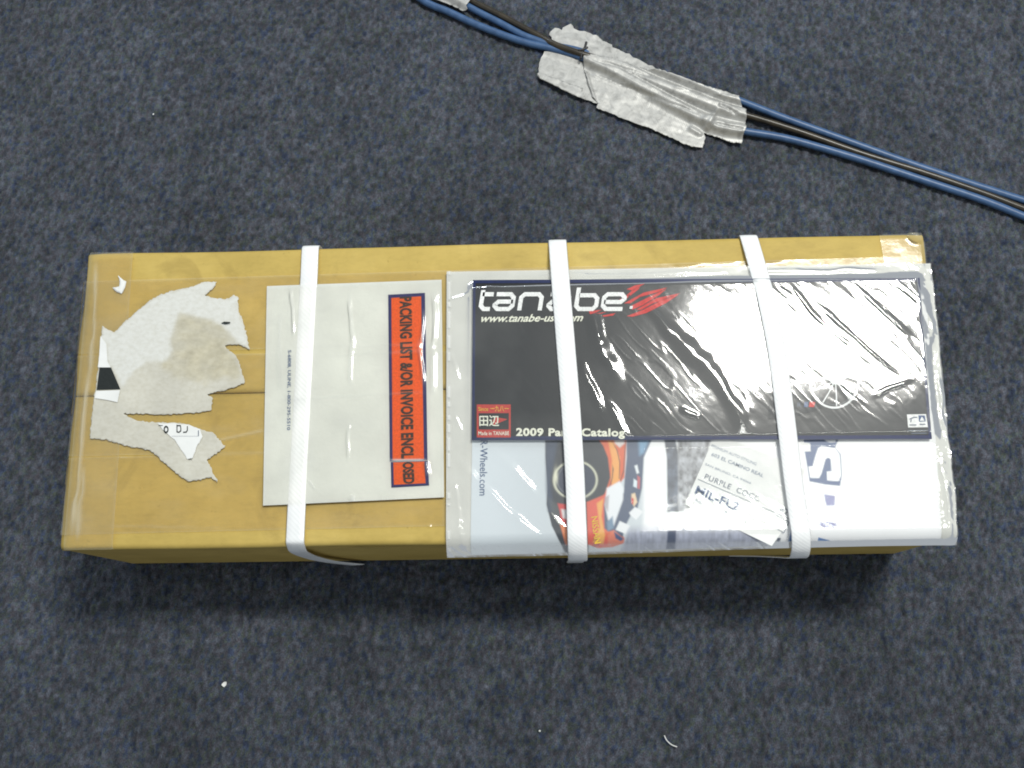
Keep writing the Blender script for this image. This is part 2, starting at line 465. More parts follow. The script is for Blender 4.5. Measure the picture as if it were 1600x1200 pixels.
# shorter end flaps under the two long ones, seen through the seam
for s in (1, -1):
    xs = sorted((s*(BL/2-TH-.0005), s*(BL/2-.10)))
    slab('inner_flap', (xs[0], -BD/2+TH+.001, BH-2*TH-.0012), (xs[1], BD/2-TH-.001, BH-TH-.0009), m_core, box)

# clear packing tape
def tape_strip(quad, z, seed, ridges=(), bubbles=(), haze_edge=.10, step=.0012, wrap=None, base=0.0):
    """strip of clear tape; quad in order near-left, near-right, far-right, far-left"""
    q = [to_plane(a, b, z)[:2] for a, b in quad]
    n = int(max(np.linalg.norm(q[1]-q[0]), np.linalg.norm(q[2]-q[3]))/step)+2; m = int(max(np.linalg.norm(q[3]-q[0]), np.linalg.norm(q[2]-q[1]))/step)+2
    U, V = np.meshgrid(np.linspace(0, 1, n), np.linspace(0, 1, m), indexing='ij')
    P = [(1-U)*(1-V)*q[0][i]+U*(1-V)*q[1][i]+U*V*q[2][i]+(1-U)*V*q[3][i] for i in (0, 1)]
    X, Y = P
    Z = z+fbm(X/.03, Y/.02, seed)*.0003+.0003
    hz = np.full(X.shape, float(base))+np.clip(fbm(X/.03, Y/.012, seed+4)*.16, 0, 1)
    e = np.minimum(np.minimum(U*n, (1-U)*n), np.minimum(V*m, (1-V)*m))*step
    hz += haze_edge*np.exp(-(e/.0010)**2)
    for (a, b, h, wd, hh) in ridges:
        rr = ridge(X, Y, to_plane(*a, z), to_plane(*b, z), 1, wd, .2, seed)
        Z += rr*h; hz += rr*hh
    for (cx, cy, rx, h) in bubbles:
        c = to_plane(cx, cy, z); d2 = ((X-c[0])**2+(Y-c[1])**2)/rx**2
        Z += h*np.exp(-d2*(1+.6*vnoise(X/.003, Y/.003, seed)))
    Z = np.minimum(Z, z+.003)
    ox = np.maximum(np.abs(X)-(BL/2-.0005), 0); X = np.where(ox > 0, np.sign(X)*(BL/2+.0006), X); Z = Z-ox
    # fold down over the long edges of the parcel
    over = np.maximum(np.abs(Y)-(BD/2-r_), 0)
    sg = np.sign(Y); a = np.minimum(over/r_, math.pi/2)
    Y2 = np.where(over > 0, sg*(BD/2-r_+(r_+.0012)*np.sin(a)), Y); Z2 = np.where(over > 0, Z-(r_)*(1-np.cos(a))-np.maximum(over-r_*math.pi/2, 0), Z)
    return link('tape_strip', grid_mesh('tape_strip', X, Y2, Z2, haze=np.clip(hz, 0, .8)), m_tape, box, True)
Z1 = BH+.0002
tape_strip([(97, 836), (695, 822), (695, 700), (104, 716)], Z1, 1,
           [((118, 847), (470, 834), .0004, .0012, .30), ((150, 821), (360, 825), .0003, .0008, .10), ((180, 716), (240, 704), .0003, .0006, .2)],
           [(379, 739, .0014, .0008), (378, 772, .0012, .0006), (640, 835, .0011, .0008), (670, 822, .0013, .0008), (541, 782, .0016, .001)])
tape_strip([(107, 713), (1440, 690), (1436, 540), (117, 556)], Z1+.0003, 2, [((330, 690), (420, 672), .0003, .0008, .2)], [(318, 655, .0015, .0005)])
tape_strip([(118, 553), (1440, 520), (1440, 400), (128, 440)], Z1+.0006, 3,
           [((1045, 412), (1160, 405), .0007, .0012, .1), ((1180, 407), (1260, 402), .0006, .001, .1), ((1095, 376), (1150, 374), .0005, .001, .1)],
           [(1279, 391, .0018, .0010), (1145, 398, .0012, .0008), (1060, 410, .0012, .0008), (1205, 404, .0014, .0009)])
tape_strip([(99, 858), (176, 857), (208, 394), (141, 395)], Z1+.0009, 4, [((112, 850), (142, 560), .0008, .0013, .42), ((142, 600), (152, 400), .0006, .0012, .35), ((122, 852), (131, 720), .0004, .0015, .3)], base=.02)  # haze ridges paint the whitish highlight along the parcel's left edge
tape_strip([(1385, 430), (1450, 430), (1440, 365), (1374, 368)], Z1+.0009, 5, [((1418, 366), (1441, 376), .0013, .0022, .2)], [(1430, 370, .003, .0016)], base=0)

# torn shipping label left on the cardboard
Zl = BH+.0016
def w2(pts, z=Zl): return [tuple(to_plane(a, b, z)[:2]) for a, b in pts]
A1 = lambda L: [(80+x/4, 340+y/4) for x, y in L]
A2 = lambda L: [(80+x/4, 600+y/4) for x, y in L]
outline = A1([(320, 675), (355, 700), (395, 716), (430, 680), (460, 650), (530, 590), (600, 530), (660, 490), (720, 468), (800, 448), (880, 430), (960, 400), (1035, 400), (1020, 430), (985, 465), (960, 485), (1010, 500), (1070, 510), (1110, 505), (1140, 480), (1168, 500), (1172, 590), (1200, 650), (1225, 740), (1240, 825), (1180, 795), (1110, 795), (1085, 800), (1140, 850), (1175, 900), (1200, 990), (1210, 1030), (1150, 1060), (1060, 1085), (975, 1105)]) + \
    A2([(1010, 90), (1000, 165), (900, 180), (700, 192), (560, 185), (450, 185), (480, 205), (540, 230), (650, 240), (760, 240), (860, 250), (960, 290), (1010, 300), (1050, 350), (1090, 385), (1060, 410), (1010, 450), (970, 475), (1000, 520), (1010, 560), (1040, 600), (1035, 615), (1000, 580), (960, 590), (910, 605), (850, 605), (800, 575), (740, 520), (680, 470), (620, 420), (560, 400), (480, 390), (400, 365), (340, 345), (240, 340), (255, 180), (270, 60)]) + \
    A1([(280, 1050), (300, 870), (305, 780)])
face = A1([(322, 684), (355, 706), (396, 720), (432, 684), (464, 652), (534, 594), (604, 534), (664, 494), (724, 472), (804, 452), (884, 434), (962, 406), (1028, 404), (1014, 430), (978, 466), (950, 487), (1010, 504), (1070, 514), (1112, 509), (1140, 488), (1163, 504), (1167, 592), (1195, 652), (1220, 742), (1232, 815), (1180, 785), (1130, 740), (1080, 690), (1000, 640), (900, 622), (800, 585), (785, 640), (765, 700), (745, 770), (760, 830), (720, 890), (600, 900), (520, 960), (440, 1060), (400, 960), (350, 905), (345, 800), (308, 790)])
st = A1([(800, 612), (900, 618), (1000, 640), (1085, 692), (1135, 760), (1100, 790), (1080, 805), (1135, 855), (1170, 905), (1190, 985), (1150, 1010), (1040, 1010), (960, 1035), (860, 1000), (760, 1010), (700, 930), (740, 880), (765, 830), (748, 770), (770, 700)])
def label_colour(x, y):
    def cover(poly, wd):
        P = w2(poly); ins = inside(P, x, y); d = np.full(x.shape, 1.0)
        for k in range(len(P)):
            (x1, y1), (x2, y2) = P[k-1], P[k]; L = (x2-x1)**2+(y2-y1)**2+1e-12
            t_ = np.clip(((x-x1)*(x2-x1)+(y-y1)*(y2-y1))/L, 0, 1)
            d = np.minimum(d, np.hypot(x-x1-t_*(x2-x1), y-y1-t_*(y2-y1)))
        return smooth(-wd, wd, np.where(ins, d, -d)+fbm(x/.006, y/.005, 55, 4)*wd*2.2)[:, None]
    c = np.ones((len(x), 3))*np.array((.60, .585, .51))*(1+.25*fbm(x/.02, y/.012, 57, 4))[:, None]
    f = cover(face, .0012); c = c*(1-f)+f*np.array((.70, .705, .665))
    g = cover(st, .0028)*(.55+.45*smooth(-.2, .2, fbm(x/.02, y/.013, 58, 4))[:, None]); c = c*(1-g)+g*np.array((.53, .495, .375))*(1+.45*fbm(x/.005, y/.0035, 61, 4))[:, None]
    return c
lab = sheet('torn_label', jag(w2(outline), .0005, .0011, 3), lambda x, y: Zl+fbm(x/.01, y/.01, 50)*.0003, m_torn, None, .0014, .00015, label_colour)
tag(lab, 'torn remains of a white shipping label, stuck at the left end of the brown parcel', 'shipping label')
zz = Zl+.0007
flat('white_edge', A1([(308, 740), (345, 790), (352, 900), (372, 936), (292, 936), (300, 860)]), zz, m_label, lab)
flat('printed_block', A1([(302, 936), (374, 936), (432, 1072), (284, 1076)]), zz, m_darkprint, lab)
flat('white_edge', A1([(280, 1084), (430, 1078), (414, 1154), (350, 1140), (272, 1128)]), zz, m_label, lab)
flat('printed_block', A1([(1060, 660), (1080, 650), (1118, 652), (1120, 660), (1090, 666)]), zz+.0002, m_darkprint, lab)
tri = A2([(664, 246), (760, 245), (856, 255), (930, 282), (945, 330), (905, 400), (885, 462), (850, 470), (812, 410), (770, 345), (712, 300)])
flatw('white_face', [(*p, zz) for p in jag(w2(tri, zz), .0003, .002, 8)], m_label, lab)
zt2 = zz+.0002
stroke([[(.1, .15), (.9, 0)]], .25, lambda u, v_: (247+u*8, 665-v_*4), zt2, m_darkprint, lab)
ov = [(.5+.5*math.cos(a), .5+.5*math.sin(a)) for a in np.linspace(0, 2*math.pi, 17)]
stroke([ov], .3, lambda u, v_: (256.5+u*6, 675.5-v_*9), zt2, m_darkprint, lab)
stroke([[(0, 1.5), (0, .1), (.5, 0), (1, .3), (1, .8), (.9, 1.3), (0, 1.3)], [(1.6, 0), (2.4, .05), (2.7, .4), (2.7, 1.2)]], .24, lambda u, v_: (276.5+u*6, 675.5-v_*8), zt2, m_darkprint, lab)
stroke([[(0, 0), (1, 0)], [(1, 0), (1, 1)]], .03, lambda u, v_: (268+u*42, 681.5-v_*9), zt2, m_glue, lab)
stroke([[(0, 0), (1, 0)]], .2, lambda u, v_: (294+u*6, 717.5-v_*4), zt2, m_darkprint, lab)
# little torn flecks elsewhere on the board
fl = sheet('paper_fleck', jag(w2(A1([(418, 360), (445, 385), (470, 400), (460, 440), (440, 475), (410, 465), (382, 438), (425, 430), (428, 400)]), Zl), .0002, .001, 9), lambda x, y: Zl+0*x, m_label, None, .003, .0002)
tag(fl, 'small torn white paper fleck above the torn label, at the parcel corner', 'paper fleck')

# ------------------------------------------------------------------ packing list envelope
Ze = BH+.0028
env = empty('packing_list_envelope', 'milky clear envelope with orange packing list banner, stuck beside the catalogue pouch', 'envelope')
def lerpq(q, z, n, m):
    q = [to_plane(a, b, z)[:2] for a, b in q]
    U, V = np.meshgrid(np.linspace(0, 1, n), np.linspace(0, 1, m), indexing='ij')
    return [(1-U)*(1-V)*q[0][i]+U*(1-V)*q[1][i]+U*V*q[2][i]+(1-U)*V*q[3][i] for i in (0, 1)]+[U, V]
eq = [(411, 790), (694, 777), (690, 437), (417, 447)]
X, Y, U, V = lerpq(eq, Ze, 90, 110)
link('backing', grid_mesh('backing', X, Y, Ze+fbm(X/.02, Y/.02, 60)*.0002), m_white_pl, env, True)
zb = Ze+.0004
flat('banner', [(606.5, 460.5), (664, 457.5), (668, 719), (609, 721)], zb, m_navy, env)
flat('banner', [(610.5, 722), (668.5, 720), (670.5, 758.5), (611.5, 762)], zb, m_navy, env)
flat('banner_field', [(611.5, 465.5), (658, 463), (662.5, 717.5), (613.5, 719)], zb+.0002, m_orange, env)
flat('banner_field', [(614.5, 722.5), (663, 721), (665, 755), (615.5, 757.5)], zb+.0002, m_orange, env)
# two stretches of the banner lettering, either side of the crease
lettering('PACKING LIST &/OR INVOICE ENCL', (624, 464), (626.5, 717), (643.5, 463), zb+.0004, m_brownink, env, .045, space=1.04)
lettering('OSED', (628.5, 722), (630, 756), (646.5, 721.5), zb+.0004, m_brownink, env, .045)
lettering('S-6808, ULINE, 1-800-295-5510', (449, 547), (447.5, 672), (455, 547), zb, m_blueink, env, .01)
X, Y, U, V = lerpq(eq, Ze+.001, 300, 360)
Zf = Ze+.0013+fbm(X/.03, Y/.05, 61)*.0005
hz = np.clip(fbm(X/.025, Y/.012, 66)*.34, 0, 1)*(X < to_plane(600, 600, Ze)[0])
for a, b_, h, wd, hh in [((547, 452), (551, 560), .0013, .0016, .1), ((549, 530), (548, 610), .0011, .0018, .1), ((546, 655), (543, 725), .0010, .0013, .1), ((548, 772), (550, 790), .0012, .002, .2),
                     ((456, 436), (458, 535), .0012, .0012, .1), ((436, 480), (438, 620), .0006, .0016, .16), ((680, 440), (676, 560), .0016, .0022, .1), ((679, 540), (675, 625), .0016, .002, .1),
                     ((664, 480), (657, 545), .0012, .0014, .1), ((655, 525), (664, 610), .0013, .0014, .1), ((662, 718), (667, 748), .0016, .0022, .1),
                     ((412, 628), (690, 612), .0004, .001, .05), ((480, 745), (690, 738), .0003, .0005, -.05), ((604, 720), (672, 718), .0004, .0006, .5), ((500, 558), (690, 548), .0003, .001, .05),
                     ((420, 545), (690, 540), .0002, .0012, .04), ((482, 748), (494, 766), .0004, .0006, .3)]:
    rr = ridge(X, Y, to_plane(*a, Ze), to_plane(*b_, Ze), 1, wd, .25, int(a[0])); Zf = Zf+rr*h*.42; hz = hz+rr*hh
link('clear_front', grid_mesh('clear_front', X, Y, Zf, haze=np.clip(hz, 0, .8)), m_env_film, env, True)

# ------------------------------------------------------------------ pouch, catalogue, brochure, address slip
Zp = BH+.0026         # back of the pouch
RF = .0095; AM = math.radians(40)
def hang(x, left, right): return left+(right-left)*smooth(-.03, .25, x)
def wrap(x, s, off):
    """lay a sheet over the parcel's top and front: s runs towards the viewer"""
    y0 = -BD/2+RF-.0035
    over = np.maximum(y0-s, 0); r = RF+off
    a = np.minimum(over/RF, AM); tail = np.maximum(over-RF*AM, 0)
    return np.where(over > 0, y0-r*np.sin(a)-tail*math.cos(AM), s), np.where(over > 0, BH+.0026-RF+r*np.cos(a)-tail*math.sin(AM), BH+.0026+off)
def wrapped(name, xl, xr, ytop, hl, hr, off, mat, parent, step, offf=None, hazef=None, colf=None, rag=0):
    """xl, xr: x of the left and right side as functions of y"""
    n = int((xr(0)-xl(0))/step); y0 = -BD/2+RF-.0035
    L0 = ytop(0)-y0+max(hl, hr)+RF; m = int(L0/step)
    U, V = np.meshgrid(np.linspace(0, 1, n), np.linspace(0, 1, m), indexing='ij')
    Xm = xl(0)+(xr(0)-xl(0))*U
    S = ytop(Xm)*(1-V)+(-BD/2-hang(Xm, hl, hr))*V
    X = xl(S)+(xr(S)-xl(S))*U
    if rag: X = X+smooth(.985, 1, U)*(fbm(S/.012, S*0, 70, 4))*rag
    o_ = off+(offf(X, S, U, V) if offf else 0)
    Y, Z = wrap(X, S, o_)
    return link(name, grid_mesh(name, X, Y, Z, colf(X, S) if colf else None, hazef(X, S, U, V) if hazef else None), mat, parent, True)
def side_line(p1, p2, z):
    a = to_plane(*p1, z); b = to_plane(*p2, z)
    return lambda y: a[0]+(b[0]-a[0])*(np.clip(y, b[1]-.003, a[1]+.01)-a[1])/(b[1]-a[1])
def top_line(p1, p2, z):
    a = to_plane(*p1, z); b = to_plane(*p2, z)
    return lambda x: a[1]+(b[1]-a[1])*(x-a[0])/(b[0]-a[0])
pouch = empty('catalogue_pouch', 'crinkled clear plastic pouch holding catalogue and brochure on the right of the parcel', 'plastic pouch')
pl = side_line((698, 425), (697, 850), Zp); pr = side_line((1454, 413), (1497, 835), Zp); pt = top_line((698, 425), (1454, 412), Zp)
wrapped('pouch_back', pl, pr, pt, .0095, .0050, 0, m_pouch_back, pouch, .0022, rag=.002)

# brochure print: a race car photograph, drawn per point
Zb = Zp+.0006
HB = None
def px_of(x, y, z):
    P = np.stack([x-CAM.x, y-CAM.y, z-CAM.z+0*x], -1) @ R
    return 800+FPX*P[..., 0]/-P[..., 2], 600-FPX*P[..., 1]/-P[..., 2]
def brochure_print(X, S):
    """colours of the printed sheet, in the sheet's own plane"""
    u, v = px_of(X, S, Zb)
    def soft(poly, s=1.2):
        # soft coverage of a polygon by signed distance
        ins = inside(poly, u, v); d = np.full(u.shape, 1e9); n = len(poly)
        for i in range(n):
            x1, y1 = poly[i]; x2, y2 = poly[(i+1) % n]; L = (x2-x1)**2+(y2-y1)**2+1e-9
            t_ = np.clip(((u-x1)*(x2-x1)+(v-y1)*(y2-y1))/L, 0, 1)
            d = np.minimum(d, np.hypot(u-x1-t_*(x2-x1), v-y1-t_*(y2-y1)))
        return smooth(-s, s, np.where(ins, d, -d))[..., None]
    Q = lambda L: [(840+x/5.4545, 660+y/5.4545) for x, y in L]
    col = np.ones(u.shape+(3,))*np.array((.66, .72, .76))
    col = col*(1-.10*smooth(740, 850, u)[..., None])
    right = smooth(1000, 1010, u)[..., None]; col = col*(1-right)+right*np.array((.87, .88, .89))
    def put(poly, c, s=1.2, k=1.0):
        nonlocal col
        a = soft(poly, s)*k; col = col*(1-a)+a*np.array(c)
    dark = (.028, .036, .048); slate = (.07, .10, .17)
    put(Q([(66, 120), (700, 120), (640, 600), (430, 760), (440, 1300), (300, 1300), (200, 1040), (120, 880), (76, 700), (84, 560), (66, 300)]), dark)
    put(Q([(70, 120), (180, 120), (110, 500), (140, 760), (90, 760), (72, 560)]), (.05, .075, .13), 4, .8)
    # dust on the tyre
    put(Q([(90, 640), (240, 760), (250, 900), (180, 860), (120, 780)]), (.10, .115, .12), 4, .6)
    # wheel rim
    e = np.hypot((u-899)/33.5, (v-750)/29.5); e2 = np.hypot((u-901)/33.5, (v-750)/31)
    ring = (np.exp(-((e-1)/.055)**2))[..., None]; col = col*(1-ring)+ring*np.array((.62, .63, .50))
    rin = (smooth(.95, .9, e))[..., None]*.8; col = col*(1-rin)+rin*np.array((.03, .045, .09))
    g = np.exp(-(((u-868.5)/3.0)**2+((v-745)/12)**2))[..., None]; col = col*(1-g)+g*np.array((.8, .8, .62))
    ring2 = (np.exp(-((np.hypot((u-899)/28, (v-750)/25)-1)/.03)**2))[..., None]*.25*(u < 899)[..., None]; col = col*(1-ring2)+ring2*np.array((.5, .52, .5))
    put(Q([(120, 770), (240, 880), (235, 910), (170, 850)]), (.75, .76, .70), 1.0)
    put(Q([(170, 690), (260, 700), (270, 1050), (240, 1050), (200, 860), (190, 760)]), (.62, .05, .05), 1.5)
    put(Q([(200, 740), (270, 745), (270, 830), (215, 815)]), (.72, .70, .70), 2)
    put(Q([(190, 870), (270, 900), (275, 1060), (240, 1040)]), (.72, .22, .08), 1.5)
    # bodywork
    put(Q([(500, 120), (760, 120), (740, 470), (700, 520), (640, 560), (560, 620), (420, 680), (430, 1040), (520, 1080), (640, 1070), (740, 1030), (740, 980), (660, 900), (600, 800), (570, 620), (620, 470), (600, 300), (560, 200)]), (.68, .13, .05), 1.4)
    put(Q([(420, 680), (560, 630), (600, 560), (570, 760), (580, 960), (640, 1040), (520, 1080), (430, 1040)]), (.70, .10, .06), 1.4)
    put(Q([(600, 150), (650, 170), (700, 300), (700, 490), (640, 560), (625, 480), (635, 320)]), (.82, .38, .10), 2)
    put(Q([(505, 690), (560, 650), (545, 800), (575, 960), (560, 1040), (470, 1020), (530, 900)]), (.80, .40, .09), 2)
    for ln in ([(630, 160), (680, 230), (705, 340), (700, 480), (692, 480), (696, 340), (672, 236)], [(745, 160), (752, 160), (738, 420), (705, 510), (700, 505), (730, 410)], [(640, 360), (650, 400), (640, 480), (615, 560), (608, 555), (632, 470)]):
        put(Q(ln), (.10, .05, .04), .8, .8)
    put(Q([(640, 120), (745, 120), (740, 180), (700, 215), (660, 180)]), (.72, .68, .66), 2)
    # blue bumper and lamps
    put(Q([(758, 120), (985, 120), (905, 300), (890, 560), (850, 740), (790, 800), (740, 900), (720, 1010), (690, 990), (650, 920), (600, 930), (570, 900), (565, 700), (600, 600), (735, 600), (742, 480), (760, 300)]), slate, 1.5)
    put(Q([(860, 150), (950, 150), (905, 260), (870, 280)]), (.22, .42, .62), 4, .8)
    put(Q([(590, 560), (700, 500), (732, 560), (728, 660), (650, 880), (600, 830), (572, 700)]), (.80, .83, .86), 2)
    put(Q([(570, 640), (610, 620), (600, 760), (575, 720)]), (.30, .25, .28), 2, .7)
    put(Q([(590, 850), (640, 800), (650, 900), (600, 925)]), (.16, .26, .38), 2)
    for pgn, c in (([(825, 370), (850, 360), (865, 430), (845, 440)], (.75, .8, .82)), ([(820, 480), (850, 500), (845, 560), (815, 545)], (.7, .8, .85)), ([(800, 610), (830, 600), (850, 680), (820, 720), (800, 670)], (.78, .6, .4)),
                   ([(850, 450), (875, 470), (870, 570), (850, 560)], (.5, .12, .14)), ([(800, 640), (820, 650), (815, 700), (800, 690)], (.6, .05, .05)), ([(830, 720), (900, 760), (840, 830), (790, 790), (780, 770)], (.8, .82, .84)),
                   ([(700, 840), (790, 880), (750, 950), (665, 915)], (.8, .82, .84))):
        put(Q(pgn), c, 1.2)
    put(Q([(650, 920), (740, 990), (720, 1030), (600, 1060), (600, 960)]), (.70, .20, .12), 2)
    put(Q([(650, 930), (735, 990), (710, 1010), (665, 985)]), (.04, .08, .2), 1.5)
    # paddock behind: mottled greys
    mot = np.clip(.5+1.6*fbm(u/7, v/9, 77, 4), 0, 1)[..., None]; streak = np.clip(.5+1.8*fbm(u/3, v/26, 79, 3), 0, 1)[..., None]
    a = soft([(1034, 660), (1050, 660), (1061, 715), (1061, 800), (1043, 800), (1042, 715)], 1.5); col = col*(1-a)+a*(np.array((.10, .12, .16))*(.6+.8*mot))
    a = soft([(1058, 660), (1118, 660), (1100, 730), (1088, 790), (1060, 800)], 2.5); col = col*(1-a)+a*(np.array((.26, .27, .29))*(.35+1.5*mot)+.02)
    a = soft([(985, 815), (1195, 822), (1215, 845), (1220, 900), (960, 900)], 4); a = a*smooth(816, 836, v)[..., None]; col = col*(1-a)+a*(np.array((.32, .34, .42))*(.75+.35*streak+.35*mot))
    a = soft([(1043, 826), (1056, 826), (1058, 900), (1041, 900)], 2); col = col*(1-a)+a*np.array((.05, .07, .13))
    # big slanted letters printed sideways
    W = lambda L: [(1190+x/6, 660+y/6) for x, y in L]
    put(W([(385, 60), (760, 60), (690, 235), (742, 300), (752, 500), (735, 595), (600, 582), (450, 552), (430, 420), (405, 280)]), (.075, .12, .25), .8)
    put(W([(585, 158), (700, 160), (690, 186), (640, 188), (605, 175)]), (.87, .88, .89), .7)
    put(W([(360, 185), (455, 195), (462, 270), (400, 275)]), (.78, .79, .78), .7)
    put(W([(560, 222), (690, 240), (732, 300), (746, 500), (722, 552), (615, 545), (612, 460), (655, 455), (648, 345), (622, 330), (600, 345), (562, 480), (540, 522), (455, 520), (438, 415), (478, 408), (505, 310), (530, 240)]), (.87, .88, .89), .7)
    put(W([(588, 675), (687, 690), (684, 778), (612, 780), (598, 740)]), (.26, .27, .48), .8)
    put(W([(515, 955), (590, 928), (712, 945), (690, 985), (570, 985)]), (.28, .29, .48), 1)
    put(W([(275, 1005), (350, 1005), (352, 1160), (350, 1300), (255, 1300), (262, 1100)]), (.045, .16, .42), .8)
    put(W([(285, 935), (340, 930), (335, 965), (290, 980)]), (.10, .18, .40), .8)
    put(W([(538, 1075), (650, 1105), (660, 1300), (525, 1300)]), (.045, .16, .42), .8)
    put(W([(90, 1090), (140, 1070), (150, 1130), (110, 1140)]), (.3, .31, .30), 1)
    put(W([(150, 1080), (185, 1080), (178, 1125), (150, 1130)]), (.07, .09, .14), .8)
    return np.clip(col, 0, .89)
bl_ = side_line((742, 440), (735, 850), Zb); br_ = side_line((1446, 440), (1472, 838), Zb); bt_ = top_line((742, 446), (1446, 444), Zb)
bro = wrapped('brochure', bl_, br_, bt_, .0085, .0035, .0006, m_photo, None, .00055, colf=brochure_print)
tag(bro, 'white brochure with orange race car photograph, sticking out below the black catalogue', 'brochure')
lettering('R-Wheels.com', (750.5, 688), (749, 774), (762, 688), Zb+.0003, m_blueink, bro, .0)
lettering('NISSAN', (923.5, 808), (929, 850), (933.5, 806), Zb+.0003, m_yellow, bro, .01)

# address slip
Zs = Zb+.0006
slip = flat('address_slip', [(1070, 788), (1206, 853), (1236, 810), (1258, 733), (1118, 678)], Zs, m_label, None, .00015)
tag(slip, 'white printed address slip tucked slanting under the clear film, below the black catalogue', 'address slip')
ang = math.atan2(252, 600); ux = (math.cos(ang), math.sin(ang)); uy = (math.sin(ang), -math.cos(ang))
def slip_text(s, px, py, wd, hh, mat, bold=0, space=1.0):
    lettering(s, (px, py), (px+ux[0]*wd, py+ux[1]*wd), (px+uy[0]*hh, py+uy[1]*hh), Zs+.0002, mat, slip, bold, space=space)
slip_text('PREMIUM AUTO STYLING', 1111, 698, 76, 4.5, m_greyink)
slip_text('603 EL CAMINO REAL', 1111, 712, 88, 5.5, m_greyink, .01)
slip_text('SAN BRUNO, CA 94066', 1101, 727, 78, 4, m_greyink)
slip_text('PURPLE  COCC', 1100, 748, 92, 8.5, m_glue, .0, 1.1)
slip_text('MIL-FL2', 1085, 771, 72, 13.5, m_blueink, .02, 1.05)
slip_text('LA47301-73508', 1081, 781.5, 58, 4.5, m_greyink)
slip_text('X200', 1154, 811, 24, 7, m_glue, .0)
slip_text('420', 1216, 800, 23, 9.5, m_glue, .0)
fn = lambda u, v_: (u, v_)
stroke([[(1090.5, 748.8), (1236, 812)]], .9, fn, Zs+.0002, m_glue, slip, 'rule')
stroke([[(1208, 803), (1233, 815.5), (1225, 832.5), (1201, 820), (1208, 803)]], .9, fn, Zs+.0002, m_glue, slip, 'rule')

# catalogue
Zc = Zb+.0030
cat = empty('parts_catalogue', 'black 2009 parts catalogue lying landscape under clear film on the parcel', 'catalogue')
cq = [(737, 688), (1456, 686), (1437, 434), (739, 437.5)]
flat('pages', [(737.5, 687.5), (1455, 685.5), (1436.5, 435), (739.5, 438)], Zc-.0003, m_page, cat, .0020)
flat('cover', cq, Zc, m_black, cat, .00025)
for q in ([(737, 688), (1456, 686), (1456, 680), (737, 682)], [(737.4, 682), (741.5, 682), (743, 442.5), (739, 442.5)], [(739, 437.5), (1437, 434), (1437.4, 440), (739, 442.5)], [(1451, 680), (1455.6, 680), (1437.4, 440), (1433, 440)]):
    flat('cover_border', q, Zc+.0002, m_navyedge, cat)
zc = Zc+.0004
# wordmark in wide slanted letters
def lg(x0, x1):
    def f(u, v_):
        X_ = x0+(x1-x0)*u; Y_ = 485-27.5*v_
        return X_+(485-Y_)*.16, Y_
    return f
def rr_(p, k=.12):
    """chamfer the corners of a path"""
    out = [p[0]]
    for i in range(1, len(p)-1):
        a, b, c = map(np.array, (p[i-1], p[i], p[i+1]))
        for q, s in ((a, 1), (c, 1)):
            d = q-b; L = np.linalg.norm(d); out.append(tuple(b+d*min(k, L/2)/L))
    out.append(p[-1]); return out
def letter(x0, x1, paths):
    g = lg(0, 1); wpx = x1-x0
    P = []
    for p in paths:
        p = rr_([(u*wpx, v_*27.5) for u, v_ in p], 5)
        P.append(p)
    stroke(P, 6.5, lambda a, b: (x0+a+b*.16, 485-b), zc, m_white, cat)
letter(748.5, 765, [[(.1, 1.15), (.1, .08), (1.0, .08)], [(.1, .92), (1.15, .92)]])
letter(769, 801, [[(.1, .92), (.95, .92), (.95, .08), (.08, .08), (.08, .50), (.95, .50)]])
letter(809, 845, [[(.06, 0), (.06, .92), (.95, .92), (.95, 0)]])
letter(853, 888, [[(.1, .92), (.95, .92), (.95, .08), (.08, .08), (.08, .50), (.95, .50)]])
letter(897, 932, [[(.06, 1.3), (.06, .08), (.95, .08), (.95, .86), (.12, .86)]])
letter(938, 974, [[(.95, .08), (.08, .08), (.08, .92), (.97, .92), (.97, .48), (.1, .48)]])
flat('lettering', [(983.5, 482.5), (988, 482.5), (989, 478), (984.5, 478)], zc, m_white, cat)
for q in ([(979, 452), (992, 446), (1008, 443), (988, 454)], [(975, 474), (1006, 457), (1043, 449), (1030, 456), (1000, 464), (985, 474)],
          [(984, 479), (1018, 462), (1042, 451), (1030, 461), (1004, 477), (988, 484)], [(994, 484), (1025, 466), (1063, 458), (1050, 464), (1020, 474), (1002, 484)],
          [(979, 494), (1005, 484), (1040, 466), (1061, 460), (1040, 474), (1010, 489), (988, 495)], [(990, 452), (1000, 448), (998, 452), (985, 462), (978, 462)],
          [(920, 486), (940, 484), (930, 489), (922, 491)], [(941, 493), (962, 489), (958, 493), (943, 495)], [(930, 490), (948, 487), (940, 490)], [(968, 468), (985, 460), (980, 466), (970, 472)]):
    flat('claw_mark', [(a, b) for a, b in q], zc-.0001, m_red, cat)
lettering('www.tanabe-usa.com', (751, 503.5), (910.5, 502), (753, 491.5), zc, m_cream, cat, .022, .3)
lettering('2009 Parts Catalog', (806, 685), (976.5, 686), (806.5, 668.5), zc, m_cream, cat, .04, space=1.08)
